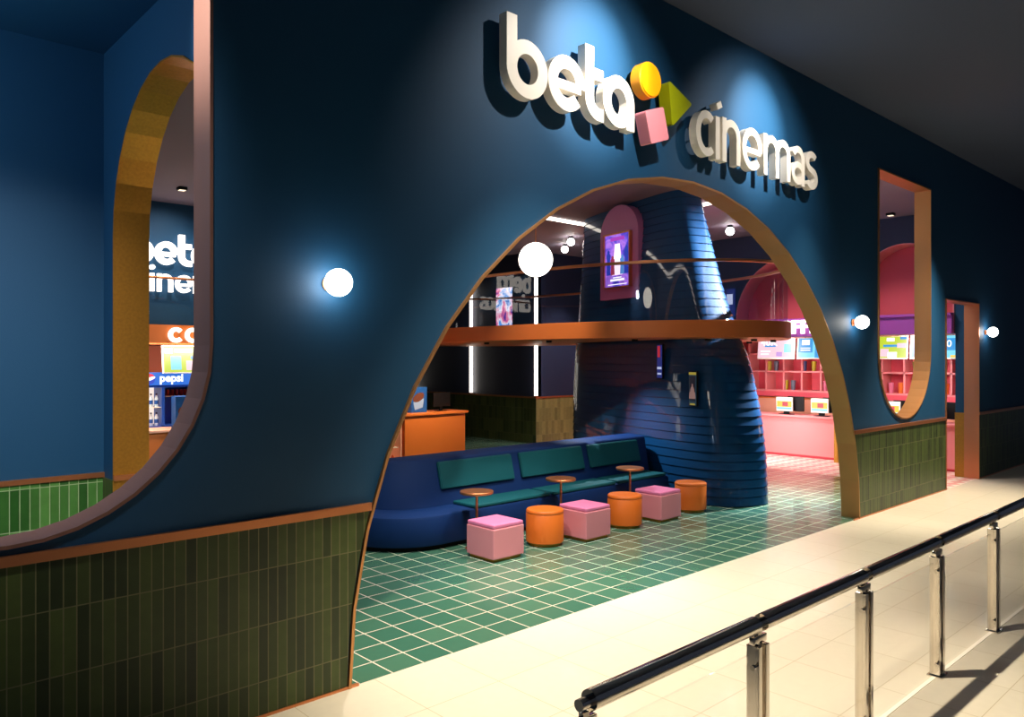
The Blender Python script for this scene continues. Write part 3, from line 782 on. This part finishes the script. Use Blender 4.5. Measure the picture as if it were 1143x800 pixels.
put(plate([(4.6+.096*cos(a)*1.0, 1.935+.03*sin(a)+.03*cos(a)) for a in [2*PI*k/24 for k in range(24)]], 9.684, 9.69), 'logo_wave', emit('logo_white', (255, 255, 255), 1.4), pc)
bot = None
BOT_LAB = 'small pale drinks bottle with dark cap in the snack bar cooler'
for z in (1.09, 1.43):
    for k in range(5):
        for y in (9.82,):
            loc = (4.39+.092*k, y, z)
            if bot is None:
                bot = thing('drinks_bottle', BOT_LAB, 'bottle', loc, 'bottles in the snack bar cooler')
                local(MB().lathe([(0, 0), (.03, 0), (.033, .01), (.033, .15), (.014, .2), (.014, .215), (0, .215)], n=14), 'body', pbr('pale_bottle', (214, 226, 236), .2), bot)
                local(MB().lathe([(.0335, .05), (.0345, .05), (.0345, .12), (.0335, .12)], n=14), 'wrap', pbr('cobalt_wrap', (40, 90, 170), .4), bot)
                local(MB().lathe([(0, .213), (.016, .213), (.016, .24), (0, .24)], n=12), 'cap', pbr('dark_cap', (50, 30, 60), .4), bot)
            else: copy_tree(bot, loc)
can = None
for k in range(6):
    loc = (4.93+.08*k, 9.98, 1.615)
    if can is None:
        can = tag(MB().lathe([(0, 0), (.028, 0), (.032, .01), (.032, .105), (.026, .115), (0, .115)], n=16).build('drinks_can', pbr('red_can', (196, 50, 30), .35)), 'small red drinks can lined up on the cooler shelf behind the cup boxes', 'can', 'red cans in the snack bar cooler'); can.location = loc
    else: copy_tree(can, loc)
def cup_box(name, lab, loc, w, d, h, rz=0):
    t = thing(name, lab, 'box', loc, 'printed cup boxes', rz)
    local(B(-w/2, w/2, -d/2, d/2, 0, h, bev=.004), 'carton', pbr('printed_blue_carton', (24, 84, 156), .4, vary=.5, bscale=9), t)
    m = MB(); m.loft([[(-w/2*.1+w*.36*cos(2*PI*k/20)*a, -d/2-.003+b, h*.6+h*.17*sin(2*PI*k/20)*a+w*.1*cos(2*PI*k/20)) for k in range(20)] for a, b in ((1, .003), (1, 0))])
    local(m, 'printed_bowl', pbr('brown_print', (110, 58, 40), .5, vary=.4, bscale=40), t)
    m = MB(); m.loft([[(x, -d/2-.002+b, z) for x, z in ((-w*.38, h*.42), (w*.3, h*.55), (w*.22, h*.2), (-w*.28, h*.1))] for b in (.002, 0)])
    local(m, 'printed_label', pbr('pale_print', (150, 176, 214), .5), t)
    return t
cup_box('cup_box', 'blue printed carton on the snack bar worktop seen through the left opening', (5.12, 9.35, 1.07), .44, .3, .56, -.1)
cup_box('cup_box.001', 'tall blue printed carton standing on the orange cash desk', (10.15, 9.35, 1.1), .44, .22, .56, .05)

# orange cash desk with monitor, glowing display case beside it
cd = thing('cash_desk', 'orange lacquered cash desk beyond the left end of the bench', 'counter', (10.46, 9.4, 0))
put(B(9.62, 11.3, 9.03, 9.75, 0, 1.05), 'body', 'orange_paint', cd)
put(B(9.58, 11.36, 8.98, 9.8, 1.05, 1.1, bev=.008), 'worktop', 'orange_paint', cd)
mo = thing('monitor', 'black monitor seen from behind on the orange cash desk', 'monitor', (10.84, 9.35, 1.1))
put(B(10.6, 11.08, 9.3, 9.34, 1.2, 1.52, bev=.006), 'display', 'black', mo)
put(B(10.8, 10.88, 9.34, 9.37, 1.11, 1.35), 'stand', 'black', mo)
put(B(10.72, 10.96, 9.27, 9.45, 1.1, 1.112, bev=.004), 'foot', 'black', mo)
dc = thing('display_case', 'brightly lit cream display case left of the orange cash desk', 'display case', (9.05, 9.4, 0))
mb = MB(); mb.box(8.6, 8.64, 9.05, 9.75, 0, 1.1); mb.box(9.52, 9.56, 9.05, 9.75, 0, 1.1); mb.box(8.6, 9.56, 9.05, 9.75, 1.06, 1.1); mb.box(8.6, 9.56, 9.05, 9.75, 0, .06)
put(mb, 'cabinet', 'peach', dc); put(B(8.64, 9.52, 9.7, 9.75, .06, 1.06), 'back_light', emit('case_light', (255, 214, 170), 1.2), dc)
for z in (.38, .72): put(B(8.64, 9.52, 9.1, 9.7, z, z+.015), 'shelf', 'white', dc)
for k, (x, z) in enumerate(((9.42, .395), (9.3, .395), (9.42, .06), (9.3, .06))):
    o = MB().lathe([(0, 0), (.035, 0), (.035, .12), (.018, .16), (0, .16)], n=14).build('syrup_bottle', pbr('syrup', (200, 80, 30), .3)) if k == 0 else o.copy()
    if k: C.objects.link(o)
    o.location = (x, 9.2, z); tag(o, 'small orange syrup bottle in the lit display case beside the cash desk', 'bottle', 'syrup bottles in the display case')

# ------------------------------------------------------------------ coffee bar, right
cb_ = thing('coffee_bar', 'long pale pink coffee bar counter at the right of the lobby', 'counter', (17.4, 4, 0))
put(B(17.15, 17.7, .45, 8.6, .06, .93), 'front', 'rose', cb_)
put(B(17.2, 17.7, .45, 8.55, 0, .06), 'plinth', 'coral', cb_)
put(B(17.08, 17.75, .43, 8.65, .93, .97, bev=.006), 'worktop', 'rose', cb_)
tag(B(16.82, 17.07, 2.78, 2.92, 0, 1.06, bev=.004).build('end_post', 'gold'), 'short gold panel post standing against the coffee bar front near the archway edge', 'post')
wall_sh = thing('cubby_shelf', 'coral pink cubby shelving with square compartments on the coffee bar wall', 'shelving', (18.2, 4, 1.45))
mb = MB(); y = .45
ys = []
while y < 8: ys.append(y); y += .475
for y in ys: mb.box(18.0, 18.47, y-.02, y+.02, 1.5, 2.78)
for z in (1.5, 1.975, 2.42): mb.box(18.0, 18.47, ys[0]-.02, ys[-1]+.02, z-.02, z+.02)
put(mb, 'compartments', 'rose', wall_sh)
put(B(18.47, 18.495, ys[0]-.02, ys[-1]+.02, 1.48, 2.78), 'back_panel', 'coral', wall_sh)
put(B(17.98, 18.49, ys[0]-.02, ys[-1]+.02, 1.36, 1.48), 'lower_rail', 'coral', wall_sh)
bs = thing('back_counter', 'peach back counter with copper strip under the coral cubby shelving', 'counter', (18.2, 4, 0))
put(B(18.05, 18.49, .45, 8.2, 0, 1.3), 'body', 'peach', bs); put(B(18.04, 18.49, .45, 8.2, 1.3, 1.33), 'strip', 'orange_paint', bs)
# tumblers
def tumbler(col, lab, y, z):
    key = 'cup_%d_%d_%d' % col
    if key not in M: M[key] = pbr(key, col, .35)
    t = thing('tumbler', lab, 'cup', (18.12, y, z), 'tumblers in the cubby shelving')
    local(MB().lathe([(0, 0), (.045, 0), (.06, .2), (.06, .215), (0, .215)], n=20), 'cup', M[key], t)
    local(MB().lathe([(0, .215), (.063, .215), (.063, .235), (.02, .245), (0, .245)], n=20), 'lid', M[key], t)
cub = lambda k: ys[k]          # lower y bound of compartment k
YEL, GRY, NVY, PNK, ORG, OLV, RED = (180, 160, 30), (110, 112, 130), (60, 64, 120), (216, 110, 140), (222, 110, 40), (130, 120, 30), (150, 40, 50)
U_, L_ = 1.995, 1.52
cups = [(YEL, 'yellow tumbler in the upper row, leftmost cubby seen beside the column', 5.17, U_), (GRY, 'grey tumbler in the upper row beside the leftmost yellow one', 4.98, U_),
        (NVY, 'navy tumbler in the upper row below the pale blue menu screen', 4.24, U_), (YEL, 'yellow tumbler in the upper row right of the navy one', 4.0, U_),
        (YEL, 'yellow tumbler in the lower row above the left till', 4.72, L_), (GRY, 'grey tumbler in the lower row beside the yellow one', 4.53, L_),
        (PNK, 'pink tumbler in the lower row close to the archway edge', 3.72, L_),
        (RED, 'dark red tumbler in the upper row at the left edge of the U-shaped window', 2.42, U_), (OLV, 'olive tumbler in the upper row at the right edge of the U-shaped window', 1.68, U_),
        (PNK, 'pink tumbler in the lower row seen through the U-shaped window', 2.2, L_), (ORG, 'orange tumbler in the lower row seen through the U-shaped window', 1.99, L_),
        (ORG, 'orange tumbler in the lower row seen through the doorway', 1.06, L_)]
for c in cups: tumbler(*c)
# menu screens over the bar: they face -x; local x runs towards -y
def facing(y, z, x=17.3, tilt=6): return Matrix.Translation((x, y, z)) @ Matrix.Rotation(-PI/2, 4, 'Z') @ Matrix.Rotation(math.radians(-tilt), 4, 'X')
def hangers():
    return [B(u, u+.03, .041, .07, .3, .545) for u in (.15, .8)]
screen('menu_screen.001', 'pale pink 40K menu screen beside the navy column, over the coffee bar', .96, .5, facing(5.05, 2.29),
       [('page', (.02, .98, .05, .97), SCR_P), ('blue_swoosh', (.2, .5, .58, .66), SCR_B), ('blue_picture', (.72, .92, .3, .72), SCR_C), ('dark_picture', (.52, .68, .12, .34), SCR_V), ('white_lines', (.1, .32, .2, .26), SCR_W), ('white_lines', (.1, .36, .34, .4), SCR_W)],
       [('40K', (.32, .8), .26, SCR_W)], 'menu screens over the coffee bar', hangers())
screen('menu_screen.002', 'blue and yellow menu screen second from the column, over the coffee bar', .96, .5, facing(4.03, 2.29),
       [('page', (.02, .98, .05, .97), SCR_C), ('blue_block', (.04, .4, .3, .95), SCR_B), ('white_badge', (.12, .32, .65, .9), SCR_W), ('yellow_banner', (.44, .8, .72, .86), SCR_Y), ('blue_block', (.46, .95, .06, .66), SCR_B), ('white_lines', (.1, .34, .48, .53), SCR_W), ('white_lines', (.1, .34, .38, .43), SCR_W)],
       [('60', (.68, .5), .2, SCR_W)], 'menu screens over the coffee bar', hangers())
screen('menu_screen.003', 'lime yellow menu screen seen through the U-shaped window', .96, .5, facing(2.52, 2.29),
       [('page', (.02, .98, .05, .97), SCR_L), ('blue_banner', (.48, .82, .52, .62), SCR_B), ('pink_badge', (.78, .97, .48, .68), SCR_P), ('pale_picture', (.55, .72, .76, .92), SCR_W), ('pink_picture', (.42, .6, .1, .44), SCR_P), ('white_picture', (.58, .78, .06, .3), SCR_W), ('blue_corner', (.84, .98, .84, .95), SCR_B)],
       [], 'menu screens over the coffee bar', hangers())
screen('menu_screen.004', 'blue menu screen seen between the U-shaped window and the doorway', .96, .5, facing(1.51, 2.29),
       [('page', (.02, .98, .05, .97), SCR_C), ('blue_block', (.04, .42, .1, .9), SCR_B), ('yellow_picture', (.2, .36, .72, .94), SCR_Y), ('blue_block', (.5, .97, .36, .86), SCR_B), ('yellow_picture', (.82, .95, .06, .16), SCR_Y)],
       [('00', (.74, .62), .2, SCR_W)], 'menu screens over the coffee bar', hangers())
# tills
def till(y, lab):
    t = thing('till', lab, 'till', (17.3, y, .97), 'tills on the coffee bar')
    local(B(-.1, .1, -.15, .15, 0, .014, bev=.004), 'foot', 'black', t)
    local(B(-.03, .03, -.06, .06, .014, .16), 'stand', 'black', t)
    local(B(-.08, -.05, -.03, .4-.19, .1, .42, bev=.005), 'customer_display', 'white', t) if False else None
    a = local(B(-.085, -.05, -.19, .22, .08, .41, bev=.005), 'customer_display', 'white', t)
    local(B(-.088, -.085, -.18, .21, .09, .4), 'screen_page', SCR_W, t)
    local(B(-.091, -.088, -.17, .2, .18, .32), 'screen_picture', SCR_Y, t)
    local(B(-.093, -.091, -.08, .06, .2, .3), 'screen_picture', SCR_R, t)
    local(B(-.093, -.088, -.17, .2, .13, .17), 'screen_picture', SCR_C, t)
    local(B(.05, .09, -.4, .0, .08, .43, bev=.005), 'staff_display', 'black', t)
    return t
ti = till(4.28, 'till with a bright customer screen beside the navy column')
for y, lab in ((3.42, 'till with a bright customer screen next to the archway edge'), (1.86, 'till with a bright customer screen at the bottom of the U-shaped window'), (.98, 'till mostly hidden, its black display showing in the doorway')):
    copy_tree(ti, (17.3, y, .97), lab)
# COFFEE lettering on the purple fascia: only the visible part reads through the arch
cf = thing('coffee_letters', 'glowing white COFFEE letters in front of the purple fascia over the bar', 'sign', (W-.16, 4, 2.84))
for k, ch in enumerate('COFFEE'):
    yc = 4.0-.212*k
    put(text_mesh(MB(), ch, .4, lambda u, v, w: (W-.2-w, yc-u, 2.985+v), depth=.08, bold=.014), 'letter', 'lit_white', cf)
for k in range(6): put(MB().tube([(W-.17, 4.0-.212*k, 2.985), (W-.141, 4.0-.212*k, 2.985)], .01, 6), 'pin', 'chrome', cf)
# small blue screen on the navy wall
sn = thing('wall_screen', 'small blue and white notice screen on the navy wall between two pink niches', 'screen', (W-.02, 5.35, 3.3))
put(B(W-.05, W-.002, 5.2, 5.42, 3.32, 3.98), 'casing', emit('notice_blue', (36, 50, 130), .6), sn)
put(B(W-.055, W-.05, 5.24, 5.4, 3.6, 3.85), 'notice', emit('notice_white', (200, 210, 240), 1.1), sn)

# ------------------------------------------------------------------ lights
def spot(name, loc, to, energy, col, ang=60, blend=.6, size=.08):
    l = bpy.data.lights.new(name, 'SPOT'); l.energy = energy; l.color = col; l.spot_size = math.radians(ang); l.spot_blend = blend; l.shadow_soft_size = size
    o = bpy.data.objects.new(name, l); C.objects.link(o); o.location = loc
    o.rotation_euler = (Vector(to)-Vector(loc)).to_track_quat('-Z', 'Y').to_euler(); return o
def area(name, loc, to, energy, col, sx, sy=None):
    l = bpy.data.lights.new(name, 'AREA'); l.energy = energy; l.color = col; l.shape = 'RECTANGLE'; l.size = sx; l.size_y = sy or sx
    o = bpy.data.objects.new(name, l); C.objects.link(o); o.location = loc
    o.rotation_euler = (Vector(to)-Vector(loc)).to_track_quat('-Z', 'Y').to_euler(); return o
WARM = (1, .82, .58); NEUT = (1, .93, .84); COOL = (.8, .92, 1); FLOORW = (1, .88, .68)
spot('walkway_spot', (4.4, -1.4, 5.9), (4.9, -1.3, 0), 2250, FLOORW, 66, .7, .06)
spot('walkway_spot', (9.4, -.9, 5.9), (9.7, -.8, 0), 1300, FLOORW, 52, .9, .06)
spot('walkway_spot', (13.6, -1.5, 5.9), (13.4, -.3, .2), 2600, FLOORW, 62, .9, .06)
for x, e in ((5.35, 1.), (8.35, .85)):
    spot('sign_spot', (x+.05, -1.9, 5.9), (x, 0, 5.0), 1150*e, NEUT, 42, 1, .05)
    spot('sign_spot', (x+.05, -1.9, 5.9), (x, 0, 4.4), 420*e, NEUT, 84, 1, .05)
spot('reveal_spot', (.2, .62, 5.04), (1.87, .12, 4.55), 700, NEUT, 50, 1, .05)
pl = bpy.data.lights.new('alcove_fill', 'POINT'); pl.energy = 120; pl.color = COOL; pl.shadow_soft_size = .12  # unseen fill light without fixture, added to lift the alcove ceiling and walls
po = bpy.data.objects.new('alcove_fill', pl); C.objects.link(po); po.location = (-.7, 1.6, 4.2)
spot('alcove_spot', (.4, -1.7, 5.9), (.75, 2.9, 1.2), 2700, NEUT, 56, 1, .35)
spot('ring_spot', (9.75, 4.3, ZB-.05), (9.9, 3.5, 1.), 330, COOL, 84, .9, .03)
spot('ring_spot', (10.1, 7.9, ZB-.05), (10.5, 9.05, .7), 260, WARM, 90, .9, .03)
spot('lobby_spot', (3.6, .6, HL-.03), (6.4, 1.5, .2), 480, NEUT, 40, .9, .06)
for x, y, e, a in ((4.6, 1.4, 650, 74), (7.2, 1.2, 800, 70), (9.4, .8, 420, 44), (7.4, 6.0, 400, 80), (13.3, 2.6, 380, 62), (13.6, 7.5, 300, 90), (5.0, 6.8, 300, 90)):
    spot('lobby_spot', (x, y, HL-.03), (x, y, 0), e, NEUT, a, .8, .06)
spot('column_spot', (13.2, .5, HL-.05), (12.0, 2.7, 3.6), 5200, COOL, 60, .8, .05)
spot('column_spot', (12.0, 1.5, ZB-.06), (11.7, 1.8, 1.0), 1000, COOL, 84, .8, .03)
spot('band_spot', (6.6, 2.8, HL-.05), (9.5, 4.6, 2.8), 900, WARM, 34, 1, .05)
spot('bar_spot', (14.6, 4, HL-.05), (17.1, 3.6, .6), 380, (1, .9, .84), 70, .7, .1)
spot('bar_spot', (14.4, 1.6, HL-.05), (17.2, 1.5, .9), 260, (1, .9, .84), 70, .7, .1)
area('bar_fill', (17.15, 4.2, 2.72), (18.4, 4.2, 1.7), 120, (1, .9, .86), .25, 7)  # two unseen area fills added to brighten the cubby shelving
area('bar_fill', (17.15, 1.4, 2.72), (18.4, 1.4, 1.6), 70, (1, .9, .86), .25, 1.8)
area('snack_light', (6, 9.3, 2.5), (6, 10, .9), 130, (1, .86, .7), 5.5, .2)
spot('inner_sign_spot', (5, 8.6, HL-.05), (5, 10.1, 4.0), 130, NEUT, 75, .8, .08)
spot('fascia_spot', (5.2, 7.4, HL-.05), (5.2, 9.5, 2.2), 240, WARM, 60, .8, .08)
spot('corner_spot', (15.6, 8.2, HL-.05), (15.4, 10.1, 1.2), 400, NEUT, 60, .8, .08)

w = bpy.data.worlds.new('hall_ambient'); bpy.context.scene.world = w; w.use_nodes = True
bg = w.node_tree.nodes['Background']; bg.inputs[0].default_value = (.55, .68, 1, 1); bg.inputs[1].default_value = .05
sc_ = bpy.context.scene
sc_.view_settings.view_transform = 'Standard'; sc_.view_settings.look = 'None'; sc_.view_settings.exposure = 0; sc_.view_settings.gamma = 1
sc_.view_settings.use_curve_mapping = False
sc_.cycles.max_bounces = 8; sc_.cycles.sample_clamp_indirect = 6
